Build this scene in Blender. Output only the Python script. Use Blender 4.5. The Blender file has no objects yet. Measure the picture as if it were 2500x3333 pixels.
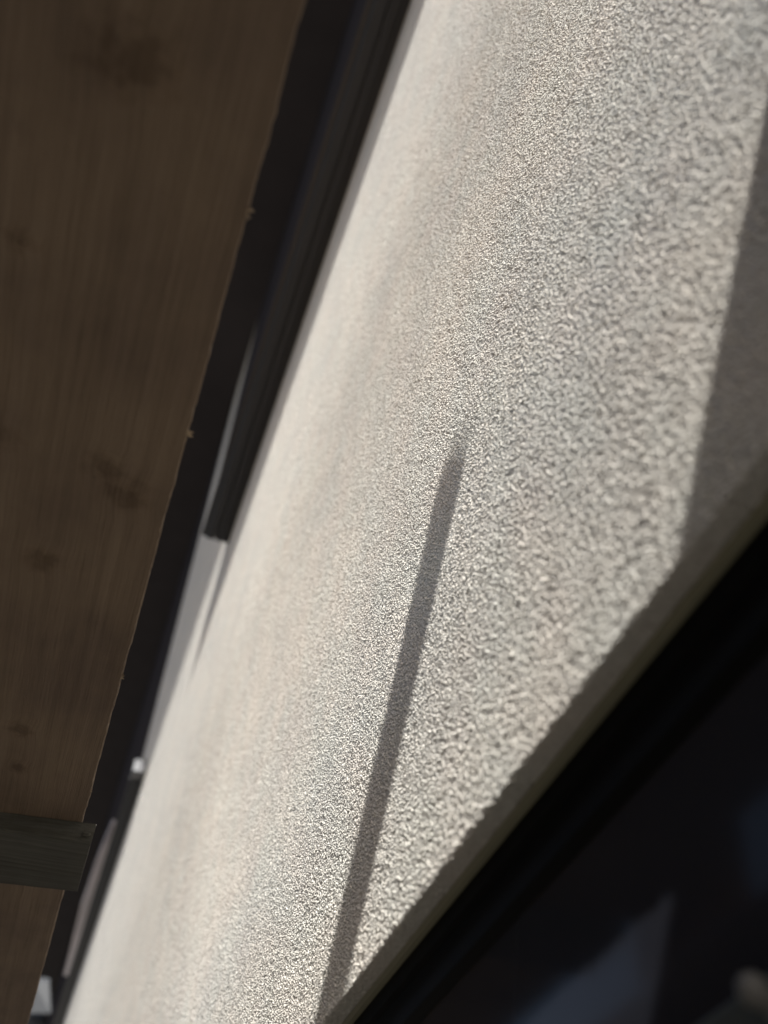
import bpy, bmesh, math, random
import numpy as np
from mathutils import Vector, Matrix, noise

# ------------------------------------------------------------------ camera, light
# Measures are metres from the camera: a = along the house, y = towards the house wall,
# z = up.  "a" runs towards world -X.  The camera is CAM_H above the ground.
CAM_H = 1.75
E1 = np.array([-0.35471969, 0.75731177, 0.54831818])
N = np.array([0.93457289, 0.2700453, 0.23162266])
E2 = np.array([-0.02733982, -0.59460442, 0.80355343])
WY = 0.2                      # wall plane
LINT = 0.255                  # height of the window lintel above the camera

def V(a, y, z):
    return (-a, y, z + CAM_H)

C = bpy.context.scene.collection
scene = bpy.context.scene
cam_d = bpy.data.cameras.new('camera')
cam = bpy.data.objects.new('camera', cam_d)
C.objects.link(cam)
right = Vector((-E1[0], N[0], E2[0]))
down = Vector((-E1[1], N[1], E2[1]))
fwd = Vector((-E1[2], N[2], E2[2]))
m = Matrix((right, -down, -fwd)).transposed()
cam.matrix_world = Matrix.Translation(V(0, 0, 0)) @ m.to_4x4()
cam_d.sensor_fit = 'VERTICAL'
cam_d.sensor_height = 36
cam_d.lens = 2600 / 3333 * 36
cam_d.clip_start = 0.01
cam_d.clip_end = 2000
cam_d.dof.use_dof = True
cam_d.dof.focus_distance = 0.73
cam_d.dof.aperture_fstop = 28.08 / 8.0
scene.camera = cam

SUN = (1.0, 0.27, -1.0)       # travel of the light (a, y, z)
world = bpy.data.worlds.new('World')
scene.world = world
world.use_nodes = True
nt = world.node_tree
nt.nodes.clear()
sky = nt.nodes.new('ShaderNodeTexSky')
sky.sky_type = 'NISHITA'
sky.sun_disc = False
hyp = math.hypot(SUN[0], SUN[1])
sky.sun_elevation = math.atan2(-SUN[2], hyp)
sky.sun_rotation = math.atan2(SUN[0], -SUN[1])
bg = nt.nodes.new('ShaderNodeBackground')
bg.inputs['Strength'].default_value = 0.08
sky.dust_density = 4.0
wo = nt.nodes.new('ShaderNodeOutputWorld')
nt.links.new(sky.outputs[0], bg.inputs[0])
nt.links.new(bg.outputs[0], wo.inputs[0])

sl = bpy.data.lights.new('sun', 'SUN')
sl.energy = 5.0
sl.angle = math.radians(0.53)
sl.color = (1.0, 0.98, 0.94)
so = bpy.data.objects.new('sun', sl)
C.objects.link(so)
d = Vector((-SUN[0], SUN[1], SUN[2]))
so.rotation_euler = d.to_track_quat('-Z', 'Y').to_euler()
so.location = V(-4, -2, 6)
scene.view_settings.view_transform = 'Standard'
scene.view_settings.look = 'None'
scene.view_settings.exposure = 1.09
scene.cycles.max_bounces = 8
scene.cycles.diffuse_bounces = 5

# ------------------------------------------------------------------ helpers
def mat(name, col=(0.5, 0.5, 0.5), rough=0.6, spec=0.5):
    mm = bpy.data.materials.new(name)
    mm.use_nodes = True
    b = mm.node_tree.nodes['Principled BSDF']
    b.inputs['Base Color'].default_value = (*col, 1)
    b.inputs['Roughness'].default_value = rough
    b.inputs['Specular IOR Level'].default_value = spec
    return mm

class NB:
    """small node builder"""
    def __init__(s, mm):
        s.t = mm.node_tree
        s.b = s.t.nodes['Principled BSDF']
        s.out = s.t.nodes['Material Output']
    def n(s, typ, **k):
        nd = s.t.nodes.new(typ)
        for a, v in k.items():
            setattr(nd, a, v)
        return nd
    def l(s, a, b):
        s.t.links.new(a, b)
    def put(s, sock, v):
        if hasattr(v, 'links'):
            s.l(v, sock)
        else:
            sock.default_value = v
    def math(s, op, a, b=0.0, c=None, clamp=False):
        nd = s.n('ShaderNodeMath', operation=op, use_clamp=clamp)
        s.put(nd.inputs[0], a)
        s.put(nd.inputs[1], b)
        if c is not None:
            s.put(nd.inputs[2], c)
        return nd.outputs[0]
    def noise(s, vec, scale, detail=2, rough=0.5):
        nd = s.n('ShaderNodeTexNoise')
        s.l(vec, nd.inputs['Vector'])
        nd.inputs['Scale'].default_value = scale
        nd.inputs['Detail'].default_value = detail
        nd.inputs['Roughness'].default_value = rough
        return nd.outputs[0]
    def ramp(s, v, stops):
        nd = s.n('ShaderNodeValToRGB')
        s.l(v, nd.inputs[0])
        e = nd.color_ramp.elements
        while len(e) < len(stops):
            e.new(0.5)
        for i, (p, c) in enumerate(stops):
            e[i].position = p
            e[i].color = (*c, 1) if len(c) == 3 else c
        return nd.outputs[0]
    def mix(s, f, a, b, mode='MIX'):
        nd = s.n('ShaderNodeMix', data_type='RGBA', blend_type=mode)
        s.put(nd.inputs[0], f)
        s.put(nd.inputs[6], a)
        s.put(nd.inputs[7], b)
        return nd.outputs[2]
    def obj(s, scale=(1, 1, 1)):
        tc = s.n('ShaderNodeTexCoord')
        mp = s.n('ShaderNodeMapping')
        mp.inputs['Scale'].default_value = scale
        s.l(tc.outputs['Object'], mp.inputs['Vector'])
        return mp.outputs[0]
    def bump(s, h, strength, dist):
        nd = s.n('ShaderNodeBump')
        nd.inputs['Strength'].default_value = strength
        nd.inputs['Distance'].default_value = dist
        s.l(h, nd.inputs['Height'])
        s.l(nd.outputs[0], s.b.inputs['Normal'])

def plaster_mat(name, displaced):
    mm = mat(name, rough=0.9, spec=0.2)
    q = NB(mm)
    o = q.obj()
    # warp so the grains are not regular
    wn = q.n('ShaderNodeTexNoise')
    q.l(o, wn.inputs['Vector'])
    wn.inputs['Scale'].default_value = 260
    wn.inputs['Detail'].default_value = 1
    va = q.n('ShaderNodeVectorMath', operation='MULTIPLY_ADD')
    q.l(wn.outputs['Color'], va.inputs[0])
    va.inputs[1].default_value = (0.003, 0.003, 0.003)
    q.l(o, va.inputs[2])
    w = va.outputs[0]
    def vor(scale, smooth):
        nd = q.n('ShaderNodeTexVoronoi', feature='SMOOTH_F1')
        q.l(w, nd.inputs['Vector'])
        nd.inputs['Scale'].default_value = scale
        nd.inputs['Smoothness'].default_value = smooth
        return nd
    v1 = vor(430, 0.3)
    v2 = vor(760, 0.3)
    g1 = q.math('SUBTRACT', 1.0, q.math('MULTIPLY', v1.outputs['Distance'], 1.25))
    g2 = q.math('SUBTRACT', 1.0, q.math('MULTIPLY', v2.outputs['Distance'], 1.25))
    n1 = q.noise(o, 275, 3)
    n2 = q.noise(o, 9, 2)
    h = q.math('ADD', q.math('MULTIPLY', g1, 0.55), q.math('MULTIPLY', g2, 0.28))
    h = q.math('ADD', h, q.math('MULTIPLY', n1, 0.75))
    h = q.math('ADD', h, q.math('MULTIPLY', n2, 0.25))
    # colour: sand and lime, grain to grain
    cn = q.noise(o, 330, 3, 0.7)
    c = q.ramp(cn, [(0.3, (0.43, 0.405, 0.368)), (0.5, (0.505, 0.482, 0.444)), (0.7, (0.57, 0.552, 0.516))])
    c2 = q.ramp(q.noise(o, 14, 3), [(0.35, (0.93, 0.97, 0.95)), (0.65, (1.0, 0.95, 0.91))])
    c = q.mix(0.45, c, c2, 'MULTIPLY')
    c3 = q.ramp(q.noise(o, 4.5, 4, 0.6), [(0.36, (0.88, 0.89, 0.90)), (0.62, (1.0, 0.995, 0.98))])
    c = q.mix(0.8, c, c3, 'MULTIPLY')
    q.l(c, q.b.inputs['Base Color'])
    if displaced:
        dn = q.n('ShaderNodeDisplacement')
        dn.inputs['Midlevel'].default_value = 0.9
        dn.inputs['Scale'].default_value = PL_DISP
        q.l(h, dn.inputs['Height'])
        q.l(dn.outputs[0], q.out.inputs['Displacement'])
        mm.displacement_method = 'BOTH'
    else:
        q.bump(h, 1.0, PL_DISP)
    return mm

PL_DISP = 0.0028

def link(name, me, m_, parent=None):
    o = bpy.data.objects.new(name, me)
    if m_:
        me.materials.append(m_)
    C.objects.link(o)
    if parent:
        o.parent = parent
    return o

def build(name, bm, m_, parent=None, smooth=False, loc=None):
    bmesh.ops.recalc_face_normals(bm, faces=bm.faces)
    me = bpy.data.meshes.new(name)
    if loc is not None:
        bmesh.ops.translate(bm, verts=bm.verts, vec=-Vector(loc))
    bm.to_mesh(me)
    bm.free()
    if smooth:
        me.polygons.foreach_set('use_smooth', [True] * len(me.polygons))
    o = link(name, me, m_, parent)
    if loc is not None:
        o.location = loc
    return o

def box(bm, a0, a1, y0, y1, z0, z1, bevel=0.0):
    vs = [bm.verts.new(V(a, y, z)) for a in (a0, a1) for y in (y0, y1) for z in (z0, z1)]
    idx = [(0, 1, 3, 2), (4, 6, 7, 5), (0, 4, 5, 1), (2, 3, 7, 6), (0, 2, 6, 4), (1, 5, 7, 3)]
    fs = [bm.faces.new([vs[i] for i in f]) for f in idx]
    if bevel:
        es = list({e for f in fs for e in f.edges})
        bmesh.ops.bevel(bm, geom=es, offset=bevel, segments=2, affect='EDGES', profile=0.5)

def bx(name, dims, m_, parent=None, bevel=0.0):
    bm = bmesh.new()
    box(bm, *dims, bevel=bevel)
    return build(name, bm, m_, parent)

def prof(bm, pts, a0, a1):
    """closed profile (y, z) swept along a"""
    r0 = [bm.verts.new(V(a0, y, z)) for y, z in pts]
    r1 = [bm.verts.new(V(a1, y, z)) for y, z in pts]
    k = len(pts)
    for i in range(k):
        bm.faces.new((r0[i], r0[(i + 1) % k], r1[(i + 1) % k], r1[i]))
    bm.faces.new(r0)
    bm.faces.new(r1)

def slab(bm, pts, z0, z1):
    """polygon of (a, y) given a thickness z0..z1"""
    r0 = [bm.verts.new(V(a, y, z0)) for a, y in pts]
    r1 = [bm.verts.new(V(a, y, z1)) for a, y in pts]
    k = len(pts)
    for i in range(k):
        bm.faces.new((r0[i], r0[(i + 1) % k], r1[(i + 1) % k], r1[i]))
    bm.faces.new(r0)
    bm.faces.new(r1)

def thing(name, label, cat, loc=(0, 0, 0), group=None):
    o = bpy.data.objects.new(name, None)
    o.empty_display_size = 0.2
    C.objects.link(o)
    o.location = loc
    o['label'] = label
    o['category'] = cat
    if group:
        o['group'] = group
    return o

# ------------------------------------------------------------------ materials
M_plaster = plaster_mat('plaster', True)
M_plaster_far = plaster_mat('plaster_far', False)

def dark_paint(name, col, rough=0.45, spec=0.4):
    mm = mat(name, col, rough, spec)
    q = NB(mm)
    o = q.obj()
    n_ = q.noise(o, 3.0, 4)
    c = q.mix(n_, (col[0] * .8, col[1] * .8, col[2] * .8, 1), (col[0] * 1.25, col[1] * 1.2, col[2] * 1.2, 1))
    q.l(c, q.b.inputs['Base Color'])
    q.bump(q.noise(o, 400, 2), 0.15, 0.0006)
    return mm

M_frame = dark_paint('black_powder_coat', (0.003, 0.003, 0.0028), 0.6, 0.1)
M_ledge = dark_paint('anthracite_metal', (0.019, 0.021, 0.025), 0.4, 0.4)
M_soffit = dark_paint('dark_stained_soffit', (0.045, 0.041, 0.043), 0.7, 0.2)
M_clad = dark_paint('black_cladding_paint', (0.030, 0.028, 0.030), 0.95, 0.0)
M_white = dark_paint('white_coated_metal', (0.15, 0.16, 0.17), 0.5)
M_panel = dark_paint('white_panel', (0.036, 0.04, 0.045), 0.6)
M_seal = dark_paint('sealant', (0.17, 0.165, 0.11), 0.6)
M_rail = dark_paint('grey_green_rail', (0.03, 0.033, 0.027), 0.5)
M_knob = dark_paint('grey_metal_knob', (0.11, 0.11, 0.105), 0.5)
M_grey = dark_paint('light_grey_metal', (0.70, 0.68, 0.71), 0.6)
M_glass = mat('dark_window_glass', (0.016, 0.017, 0.022), 0.09, 0.15)
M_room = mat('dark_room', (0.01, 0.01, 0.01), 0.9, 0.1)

# wood: knots given as (a, y, radius)
KNOTS = [(0.352, -0.040, 0.013), (0.335, -0.058, 0.010), (0.430, -0.088, 0.011), (0.333, -0.132, 0.012),
         (0.200, -0.125, 0.006), (0.090, -0.085, 0.018), (0.63, -0.083, 0.009), (0.685, -0.080, 0.007)]

def wood_mat(name, tones, knots=(), along='x', rough=0.8):
    mm = mat(name, rough=rough, spec=0.25)
    q = NB(mm)
    tc = q.n('ShaderNodeTexCoord')
    vec = tc.outputs['Object']
    kmask = None
    ring = None
    for (a, y, r) in knots:
        px, py = -a, y
        sb = q.n('ShaderNodeVectorMath', operation='SUBTRACT')
        q.l(vec, sb.inputs[0])
        sb.inputs[1].default_value = (px, py, 0)
        mu = q.n('ShaderNodeVectorMath', operation='MULTIPLY')
        q.l(sb.outputs[0], mu.inputs[0])
        mu.inputs[1].default_value = (0.9 / r, 0.75 / r, 0)
        ln = q.n('ShaderNodeVectorMath', operation='LENGTH')
        q.l(mu.outputs[0], ln.inputs[0])
        dist = ln.outputs['Value']
        k_ = q.math('SUBTRACT', 1.0, q.math('MULTIPLY', dist, 0.55), clamp=True)
        kmask = k_ if kmask is None else q.math('MAXIMUM', kmask, k_)
        ring = dist if ring is None else q.math('MINIMUM', ring, dist)
    sc = (1.0, 62, 62) if along == 'x' else (62, 1.0, 62)
    mp = q.n('ShaderNodeMapping')
    mp.inputs['Scale'].default_value = sc
    q.l(vec, mp.inputs['Vector'])
    v = mp.outputs[0]
    if kmask is not None:
        cb = q.n('ShaderNodeCombineXYZ')
        q.l(q.math('MULTIPLY', kmask, 0.25), cb.inputs[1])
        ad = q.n('ShaderNodeVectorMath', operation='ADD')
        q.l(v, ad.inputs[0])
        q.l(cb.outputs[0], ad.inputs[1])
        v = ad.outputs[0]
    g = q.noise(v, 3.2, 6, 0.65)
    fine = q.noise(v, 22, 4, 0.6)
    blot = q.noise(vec, 9, 4, 0.6)
    c = q.ramp(g, [(0.32, tones[0]), (0.5, tones[1]), (0.70, tones[2])])
    fc = q.ramp(fine, [(0.34, (0.74, 0.72, 0.70)), (0.48, (1, 1, 1))])
    c = q.mix(0.75, c, fc, 'MULTIPLY')
    bc = q.ramp(blot, [(0.35, (0.74, 0.70, 0.70)), (0.6, (1.08, 1.04, 0.97))])
    c = q.mix(0.8, c, bc, 'MULTIPLY')
    if kmask is not None:
        wob = q.math('ADD', kmask, q.math('MULTIPLY', q.math('SUBTRACT', q.noise(vec, 85, 4), 0.5), 1.3))
        kk = q.ramp(wob, [(0.30, (1, 1, 1)), (0.55, (0.90, 0.88, 0.86)), (0.80, (0.68, 0.65, 0.62))])
        c = q.mix(0.95, c, kk, 'MULTIPLY')
        rg = q.math('SINE', q.math('MULTIPLY', ring, 9.0))
        rgm = q.math('MULTIPLY', q.math('MULTIPLY', rg, kmask), 0.35)
    q.l(c, q.b.inputs['Base Color'])
    hh = q.math('ADD', q.math('MULTIPLY', fine, 0.9), q.math('MULTIPLY', g, 0.6))
    hh = q.math('ADD', hh, q.math('MULTIPLY', q.noise(vec, 700, 2), 0.35))
    if kmask is not None:
        hh = q.math('ADD', hh, rgm)
    q.bump(hh, 0.9, 0.0013)
    return mm

M_wood = wood_mat('weathered_brown_board', [(0.235, 0.177, 0.127), (0.275, 0.208, 0.15), (0.315, 0.242, 0.178)], KNOTS)
M_wood2 = wood_mat('weathered_slat_wood', [(0.16, 0.11, 0.07), (0.24, 0.17, 0.11), (0.32, 0.24, 0.17)])
M_batten = wood_mat('dark_green_grey_batten', [(0.082, 0.080, 0.066), (0.108, 0.107, 0.092), (0.142, 0.14, 0.124)], along='y')

# ------------------------------------------------------------------ ground and sky side
M_ground = mat('paving_ground', (0.2, 0.19, 0.17), 0.9, 0.2)
q = NB(M_ground)
o_ = q.obj()
br = q.n('ShaderNodeTexBrick')
q.l(o_, br.inputs['Vector'])
br.inputs['Scale'].default_value = 1.2
br.inputs['Color1'].default_value = (0.12, 0.11, 0.10, 1)
br.inputs['Color2'].default_value = (0.095, 0.09, 0.082, 1)
br.inputs['Mortar'].default_value = (0.05, 0.048, 0.045, 1)
br.inputs['Mortar Size'].default_value = 0.012
q.l(q.mix(0.5, br.outputs['Color'], q.ramp(q.noise(o_, 2, 6), [(0.3, (0.6, 0.6, 0.6)), (0.7, (1.1, 1.1, 1.1))]), 'MULTIPLY'), q.b.inputs['Base Color'])
q.bump(q.noise(o_, 90, 4), 0.6, 0.004)
bm = bmesh.new()
S = 400
vs = [bm.verts.new(p) for p in ((-S, -S, 0), (S, -S, 0), (S, S, 0), (-S, S, 0))]
bm.faces.new(vs)
g_ = build('ground', bm, M_ground)
g_['kind'] = 'structure'

# ------------------------------------------------------------------ the house
house = thing('house', 'cream roughcast plaster house wall with black framed windows beneath dark eaves', 'house', V(2, WY + 0.2, -CAM_H))
HL = Vector(house.location)

def hpart(o):
    o.parent = house
    o.matrix_parent_inverse = Matrix.Translation(-HL)
    return o

def graded(lo, fine0, fine1, hi, s, grow):
    """1D coordinates: step s inside fine0..fine1, growing outside"""
    xs = list(np.arange(fine0, fine1, s))
    st, x = s, xs[-1]
    while x < hi:
        st *= grow
        x = min(x + st, hi)
        xs.append(x)
    st, x, pre = s, fine0, []
    while x > lo:
        st *= 1.25
        x = max(x - st, lo)
        pre.append(x)
    return np.array(pre[::-1] + xs)

EAVE = 10.0
A_END = 5.5              # the plaster reaches the eaves up to here, then dark cladding takes over
az = graded(-3.0, -0.12, 1.30, A_END - 0.015, 0.0009, 1.006)
# profile: window reveal edge -> corner -> up the wall.  arclength list of (y, z)
zz = graded(LINT, LINT + 0.003, 1.20, 2.7, 0.0009, 1.004)
zz = np.concatenate([zz, np.linspace(2.71, EAVE, 300)])
zz = zz[zz > LINT + 0.0028]
P = [(y, LINT) for y in np.arange(0.2195, 0.2031, -0.0009)]
P += [(0.2012, LINT + 0.0003), (0.2003, LINT + 0.0012)]
P += [(WY, z) for z in zz]
P = np.array(P)
na, npf = len(az), len(P)
A, K = np.meshgrid(az, np.arange(npf), indexing='ij')
co = np.empty((na * npf, 3), dtype=np.float32)
co[:, 0] = -A.ravel()
co[:, 1] = P[K.ravel(), 0]
co[:, 2] = P[K.ravel(), 1] + CAM_H
i0 = (np.arange(na - 1)[:, None] * npf + np.arange(npf - 1)[None, :]).ravel()
quads = np.stack([i0, i0 + npf, i0 + npf + 1, i0 + 1], axis=1).astype(np.int32)
# winding so that normals face the camera side (-Y)
p0, p1, p3 = co[quads[0, 0]], co[quads[0, 1]], co[quads[0, 3]]
nn = np.cross(co[quads[-1, 1]] - co[quads[-1, 0]], co[quads[-1, 3]] - co[quads[-1, 0]])
if nn[1] > 0:
    quads = quads[:, ::-1].copy()
me = bpy.data.meshes.new('plaster_wall')
me.vertices.add(len(co))
me.vertices.foreach_set('co', co.ravel())
me.loops.add(quads.size)
me.loops.foreach_set('vertex_index', quads.ravel())
me.polygons.add(len(quads))
me.polygons.foreach_set('loop_start', np.arange(0, quads.size, 4, dtype=np.int32))
me.polygons.foreach_set('loop_total', np.full(len(quads), 4, dtype=np.int32))
me.polygons.foreach_set('use_smooth', np.ones(len(quads), dtype=bool))
me.update(calc_edges=True)
print('wall quads', len(quads))
hpart(link('plaster_wall', me, M_plaster))

# rest of the wall: beyond a = 5 it stops under the dark upper cladding
hpart(bx('wall', (A_END - 0.015, 46, WY, WY + 0.25, LINT, 3.12), M_plaster_far))
hpart(bx('wall', (-3, A_END - 0.015, WY + 0.012, WY + 0.25, LINT + 0.01, EAVE), M_room))
hpart(bx('wall', (-3, -1.2, WY, WY + 0.25, -CAM_H, LINT - 0.004), M_plaster_far))
hpart(bx('wall', (3.2, 46, WY, WY + 0.25, -CAM_H, LINT - 0.004), M_plaster_far))
hpart(bx('wall', (-1.2, 3.2, WY, WY + 0.25, -CAM_H, -1.0), M_plaster_far))
hpart(bx('dark_cladding', (A_END - 0.01, 46, WY - 0.012, WY + 0.24, 3.125, EAVE), M_clad))

hpart(bx('dark_cladding', (-3, 4.15, WY - 0.012, WY - 0.001, 5.2, EAVE), M_clad))

# eaves
bm = bmesh.new()
OV = 1.90
box(bm, -20, 46, WY - OV, WY + 0.3, EAVE + 0.002, EAVE + 0.03)
hpart(build('soffit', bm, M_soffit))
bm = bmesh.new()
prof(bm, [(WY - OV - 0.02, EAVE + 0.0), (WY - OV - 0.02, EAVE + 0.2), (WY + 5, EAVE + 3), (WY + 5, EAVE + 2.8), (WY - OV + 0.01, EAVE + 0.035), (WY - OV - 0.002, EAVE + 0.03), (WY - OV - 0.002, EAVE)], -20, 46)
hpart(build('roof', bm, M_soffit))

# black ledges of the upper windows
def ledge(a0, a1, y0, z, cap=None, cap_mat=None):
    h = 0.16
    bm = bmesh.new()
    pts = [(WY - 0.0005, z), (WY - 0.02, z), (WY - 0.02, z + 0.006), (WY - 0.026, z + 0.006), (WY - 0.026, z),
           (WY - 0.052, z), (WY - 0.052, z + 0.014), (WY - 0.060, z + 0.014), (WY - 0.060, z),
           (y0 + 0.024, z), (y0 + 0.018, z + 0.010), (y0, z + 0.012), (y0 + 0.003, z + 0.03), (y0 + 0.024, z + h), (WY - 0.0005, z + h)]
    prof(bm, pts, a0, a1)
    o = hpart(build('ledge', bm, M_ledge))
    return o

l1 = ledge(-2.9, 2.16, 0.085, 2.62)
l2 = ledge(4.48, 9.5, 0.119, 3.0)
bm = bmesh.new()
prof(bm, [(0.122, 3.01), (WY - 0.012, 3.01), (WY - 0.012, 3.09), (0.122, 3.09)], 4.39, 4.476)
c_ = build('end_cap', bm, M_white)
c_.parent = l2

# near window, top of the frame: stepped profile set 2 cm behind the plaster
win = bx('window', (-1.195, 3.195, WY + 0.060, WY + 0.20, -0.998, LINT - 0.012), M_room)
hpart(win)
def wpart(name, o):
    o.parent = win
    return o
bm = bmesh.new()
prof(bm, [(0.2185, LINT - 0.004), (0.2185, 0.2405), (0.2225, 0.2385), (0.2225, 0.2285), (0.2200, 0.2270), (0.2200, 0.2180), (0.2250, 0.2130),
          (0.2450, 0.2120), (0.2450, LINT - 0.004)], -1.19, 3.19)
wpart('frame', build('frame', bm, M_frame, win))
bm = bmesh.new()
prof(bm, [(0.2130, LINT - 0.0005), (0.2150, LINT - 0.0030), (0.2184, LINT - 0.0038), (0.2184, LINT - 0.0005)], -1.18, 3.18)
build('seal', bm, M_seal, win)
for a0, a1 in ((-1.19, -1.13), (3.13, 3.19)):
    bx('frame', (a0, a1, 0.2185, 0.245, -0.93, 0.210), M_frame, win)
bx('frame', (-1.19, 3.19, 0.2185, 0.245, -0.99, -0.935), M_frame, win)
bx('pane', (-1.13, 3.13, 0.2250, 0.2310, 0.120, 0.2125), M_glass, win)
bx('pane', (-1.13, 3.13, 0.2280, 0.2340, -0.934, 0.060), M_glass, win)
rail = bx('rail', (-1.128, 3.128, 0.2150, 0.2400, 0.062, 0.1155), M_rail, win, bevel=0.002)

# ------------------------------------------------------------------ far small parts above the second ledge
def tilted(name, pts, m_, th=0.05):
    """sloping panel: each corner (a, y) is measured at height 3.3 and moved along its sight height z"""
    bm = bmesh.new()
    lo = [bm.verts.new(V(a * z / 3.3, y * z / 3.3, z)) for a, y, z in pts]
    hi = [bm.verts.new(V(a * z / 3.3 + th, y * z / 3.3, z + th)) for a, y, z in pts]
    k = len(pts)
    for i in range(k):
        bm.faces.new((lo[i], lo[(i + 1) % k], hi[(i + 1) % k], hi[i]))
    bm.faces.new(lo)
    bm.faces.new(hi)
    return hpart(build(name, bm, m_))

tilted('barge_board', [(5.45, 0.107, 3.80), (5.50, 0.160, 3.80), (7.90, 0.170, 3.10), (7.95, 0.095, 3.10), (6.70, 0.064, 3.42), (5.90, 0.079, 3.66)], M_grey)
tilted('gutter_box', [(8.12, -0.150, 3.48), (8.10, -0.010, 3.48), (8.75, 0.085, 3.22), (8.82, -0.150, 3.22)], M_panel)
tilted('gutter_box', [(8.90, -0.150, 3.25), (8.86, 0.030, 3.25), (9.40, 0.110, 3.06), (9.50, -0.150, 3.06)], M_panel)

# ------------------------------------------------------------------ pergola of boards
BZ = 0.45
perg = thing('pergola', 'brown weathered timber slats with a dark batten fixed below them', 'pergola', V(0.6, -0.9, -CAM_H))
PL = Vector(perg.location)
def ppart(o, par=None):
    if par is None:
        o.parent = perg
        o.matrix_parent_inverse = Matrix.Translation(-PL)
    else:
        o.parent = par
    return o

def board(a0, a1, y0, y1, z0, z1, m_, seed, rough=True):
    """sawn board whose underside edges are slightly ragged"""
    rnd = random.Random(seed)
    bm = bmesh.new()
    step = 0.0015 if rough else 0.05
    n_ = int((a1 - a0) / step) + 1
    prev = None
    for i in range(n_ + 1):
        a = a0 + (a1 - a0) * i / n_
        if rough:
            r1 = 0.0011 * noise.noise(Vector((a * 26, seed, 0))) + 0.0007 * noise.noise(Vector((a * 130, seed, 3))) + 0.0005 * noise.noise(Vector((a * 600, seed, 6)))
            r2 = 0.0011 * noise.noise(Vector((a * 26, seed, 9))) + 0.0006 * noise.noise(Vector((a * 150, seed, 4)))
            c1 = 0.0010 + 0.0008 * noise.noise(Vector((a * 180, seed, 13)))
        else:
            r1 = r2 = 0; c1 = 0.001
        pts = [(y1 + r1 - c1, z0), (y1 + r1, z0 + c1), (y1 - 0.0026, z1), (y0 + r2, z1), (y0 + r2, z0 + 0.001), (y0 + r2 + 0.001, z0)]
        ring = [bm.verts.new(V(a, y, z)) for y, z in pts]
        if prev:
            for k in range(6):
                bm.faces.new((prev[k], prev[(k + 1) % 6], ring[(k + 1) % 6], ring[k]))
        else:
            bm.faces.new(ring)
        prev = ring
    bm.faces.new(prev)
    return bm

b1 = ppart(build('board', board(-0.6, 2.6, -0.150, -0.0125, BZ, BZ + 0.056, M_wood, 1), M_wood))
b1['label'] = 'wide brown knotty board nearest the wall'
b2 = ppart(build('board', board(-0.6, 2.6, -0.39, -0.295, BZ, BZ + 0.022, M_wood2, 2, False), M_wood2))
for k_, (ya, yb) in enumerate(((-0.66, -0.395), (-0.93, -0.665), (-1.2, -0.935), (-1.47, -1.205), (-1.74, -1.475), (-2.01, -1.745))):  # unseen outer boards, added to keep sky light off the near plaster
    ppart(build('board', board(-0.9, 2.9, ya, yb, BZ, BZ + 0.022, M_wood2, 3 + k_, False), M_wood2))

# splinters on the near board's edge
def splinter(a, size, seed):
    rnd = random.Random(seed)
    bm = bmesh.new()
    for k in range(4):
        base = Vector(V(a + rnd.uniform(-.3, .3) * size, -0.0135, BZ + 0.0006))
        dirn = Vector((rnd.uniform(-.8, .8), 1.0, rnd.uniform(-.5, .1))).normalized() * size * rnd.uniform(.5, 1)
        w = size * 0.22
        mid = base + dirn * .6 + Vector((rnd.uniform(-.3, .3), 0, rnd.uniform(-.3, .3))) * size
        tip = base + dirn
        ra = [bm.verts.new(base + Vector(p) * w) for p in ((1, 0, 0), (-.5, 0, .8), (-.5, 0, -.8))]
        rb = [bm.verts.new(mid + Vector(p) * w * .7) for p in ((1, 0, 0), (-.5, 0, .8), (-.5, 0, -.8))]
        t = bm.verts.new(tip)
        for i in range(3):
            j = (i + 1) % 3
            bm.faces.new((ra[i], ra[j], rb[j], rb[i]))
            bm.faces.new((rb[i], rb[j], t))
        bm.faces.new(ra[::-1])
    return ppart(build('splinter', bm, M_split, par_none), b1) if False else bm

M_split = wood_mat('raw_splinter_wood', [(0.40, 0.32, 0.22), (0.50, 0.40, 0.28), (0.58, 0.48, 0.36)])
SPL = [(0.142, 0.0050, 5), (0.290, 0.0058, 6), (0.535, 0.0050, 8), (0.700, 0.0030, 9), (0.385, 0.0016, 4)]
for a, s_, sd in SPL:
    o = build('splinter', splinter(a, s_, sd), M_split)
    o.parent = b1

# dark batten screwed below the boards
def batten_mesh(ac0, ac1, y0, y1, z0, z1, skew, seed):
    bm = bmesh.new()
    n_ = 160
    prev = None
    for i in range(n_ + 1):
        t = i / n_
        y = y0 + (y1 - y0) * t
        off = skew * (y1 - y)
        j = 0.0006 * noise.noise(Vector((y * 60, seed, 0)))
        k_ = 0.0006 * noise.noise(Vector((y * 60, seed, 5)))
        c = 0.0022
        A0, A1 = ac0 + off + j, ac1 + off + k_
        pts = [(A0 + c, z0), (A1 - c, z0), (A1 - c * .3, z0 + c * .3), (A1, z0 + c), (A1, z1), (A0, z1), (A0, z0 + c), (A0 + c * .3, z0 + c * .3)]
        ring = [bm.verts.new(V(a, y + (0.0008 * noise.noise(Vector((a * 300, seed, 8))) if i == n_ else 0), z)) for a, z in pts]
        if prev:
            for k in range(8):
                bm.faces.new((prev[k], prev[(k + 1) % 8], ring[(k + 1) % 8], ring[k]))
        else:
            bm.faces.new(ring)
        prev = ring
    bm.faces.new(prev)
    return bm
bt = ppart(build('batten', batten_mesh(0.752, 0.849, -0.148, 0.0006, BZ - 0.019, BZ - 0.0005, 0.09, 3), M_batten))
bt['label'] = 'dark grey green batten crossing under the brown board'
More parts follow.
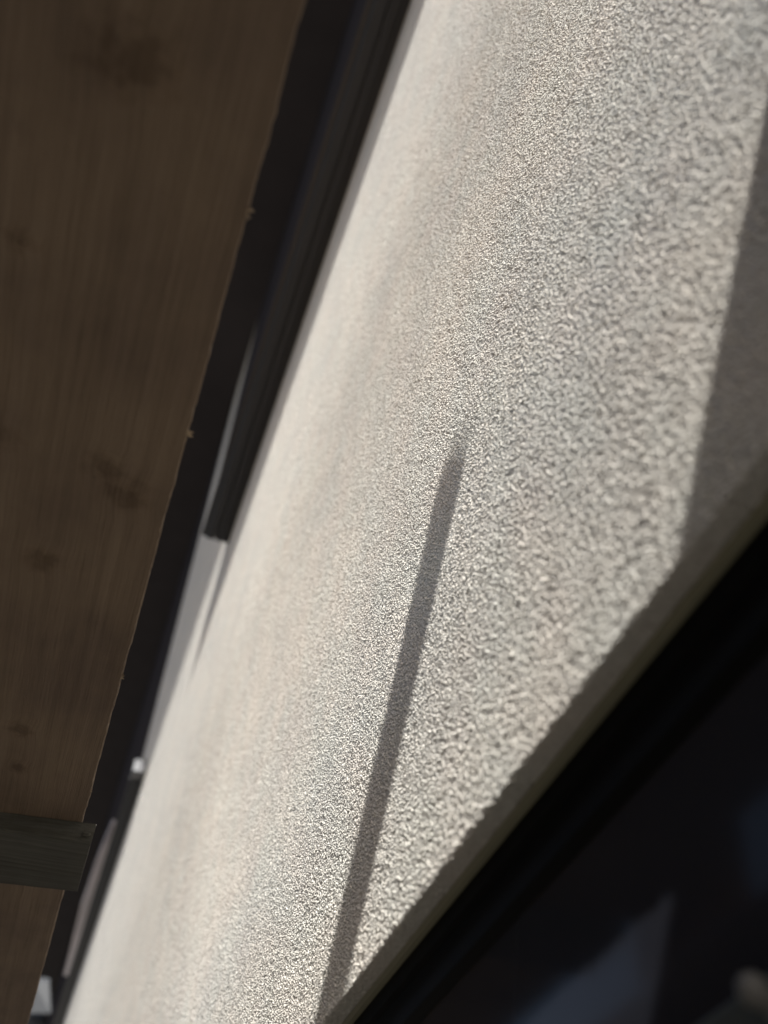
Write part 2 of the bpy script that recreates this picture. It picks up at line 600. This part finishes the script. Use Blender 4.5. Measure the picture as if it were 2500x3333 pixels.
# hardened lump on the batten end
bm = bmesh.new()
bmesh.ops.create_icosphere(bm, subdivisions=3, radius=0.0038)
for v in bm.verts:
    v.co *= 1 + 0.5 * noise.noise(v.co * 400)
    v.co.z *= .6
bmesh.ops.translate(bm, verts=bm.verts, vec=V(0.7505, -0.0065, BZ - 0.013))
o = build('resin_lump', bm, M_batten, smooth=True)
o.parent = bt

# unseen pergola timbers; the last two are added to throw the plaster shadows
def post(a, y, z1, w=0.09):
    return ppart(bx('post', (a - w / 2, a + w / 2, y - w / 2, y + w / 2, -CAM_H, z1), M_wood2, bevel=0.004))
ppart(bx('beam', (-0.9, 2.9, -1.09, -1.0, BZ - 0.14, BZ - 0.021), M_wood2, bevel=0.003))
post(-0.8, -1.045 + 0.0, BZ - 0.142)
post(2.8, -1.045, BZ - 0.142)
bm = bmesh.new()
slab(bm, [(0.46, -0.10), (0.65, -0.10), (1.02, -0.35), (0.76, -0.35)], BZ + 0.0565, BZ + 0.078)  # unseen piece, added and slanted to darken part of the pane's reflection
ppart(build('reflection_block', bm, M_wood2))
ppart(bx('beam', (-0.9, 2.9, -2.05, -1.96, BZ - 0.14, BZ - 0.021), M_wood2, bevel=0.003))
post(-0.8, -2.0, BZ - 0.142)
post(2.8, -2.0, BZ - 0.142)
ppart(bx('crossbar', (-0.86, -0.76, -2.01, -0.02, BZ - 0.0205, BZ - 0.001), M_wood2))
ppart(bx('crossbar', (2.45, 2.55, -2.01, -0.02, BZ - 0.0205, BZ - 0.001), M_wood2))
# unseen round rail and its post, added to cast the thin shadow
ZR = 1.287
bm = bmesh.new()
ra = -0.403
ring = []
for i in range(16):
    t = 2 * math.pi * i / 16
    ring.append((ra + 0.031 * math.cos(t), ZR + 0.027 * math.sin(t)))
r0 = [bm.verts.new(V(a, 0.004, z)) for a, z in ring]
r1 = [bm.verts.new(V(a, -2.1, z)) for a, z in ring]
for i in range(16):
    j = (i + 1) % 16
    bm.faces.new((r0[i], r0[j], r1[j], r1[i]))
bm.faces.new(r0); bm.faces.new(r1)
ppart(build('rail', bm, M_wood2))
ppart(bx('post', (ra - 0.03, ra + 0.03, -2.16, -2.101, -CAM_H, 1.34), M_wood2, bevel=0.003))
# unseen broad timber, added to cast the broad shadow at the right
bm = bmesh.new()
PZ = 0.696
pA = (-0.293, 0.119)
def pl(k, off):
    return (pA[0] + 0.32 * k - off, pA[1] - k)
slab(bm, [pl(-0.065, 0), pl(0.9, 0), pl(0.9, 0.6), pl(-0.065, 0.6)], PZ - 0.02, PZ)
ppart(build('shadow_plank', bm, M_wood2))

# unseen slatted screen, added to cut ambient light on the near plaster
for k_ in range(11):
    zb = -CAM_H + 0.06 + k_ * 0.18
    ppart(build('light_block_slat', board(-0.85, 2.85, -2.125, -2.055, zb, zb + 0.165, M_wood2, 30 + k_, False), M_wood2))

# knob on the window's grey rail
def lathe(bm, prof_, cx, cy, cz, axis, seg=24):
    ax = Vector(axis).normalized()
    u = ax.orthogonal().normalized()
    w = ax.cross(u)
    rings = []
    for (r, h) in prof_:
        rings.append([bm.verts.new(Vector((cx, cy, cz)) + ax * h + (u * math.cos(2 * math.pi * i / seg) + w * math.sin(2 * math.pi * i / seg)) * r) for i in range(seg)])
    for k in range(len(rings) - 1):
        for i in range(seg):
            j = (i + 1) % seg
            bm.faces.new((rings[k][i], rings[k][j], rings[k + 1][j], rings[k + 1][i]))
    bm.faces.new(rings[0]); bm.faces.new(rings[-1])
bm = bmesh.new()
kx, ky, kz = V(0.2080, 0.2140, 0.1020)
lathe(bm, [(0.0050, -0.001), (0.0050, 0.002), (0.0032, 0.004), (0.0035, 0.007), (0.0048, 0.011), (0.0046, 0.014), (0.003, 0.016), (0.0005, 0.017)], kx, ky, kz, (0.15, -1.0, 0.5))
k_ = build('knob', bm, M_knob, smooth=True)
k_.parent = win
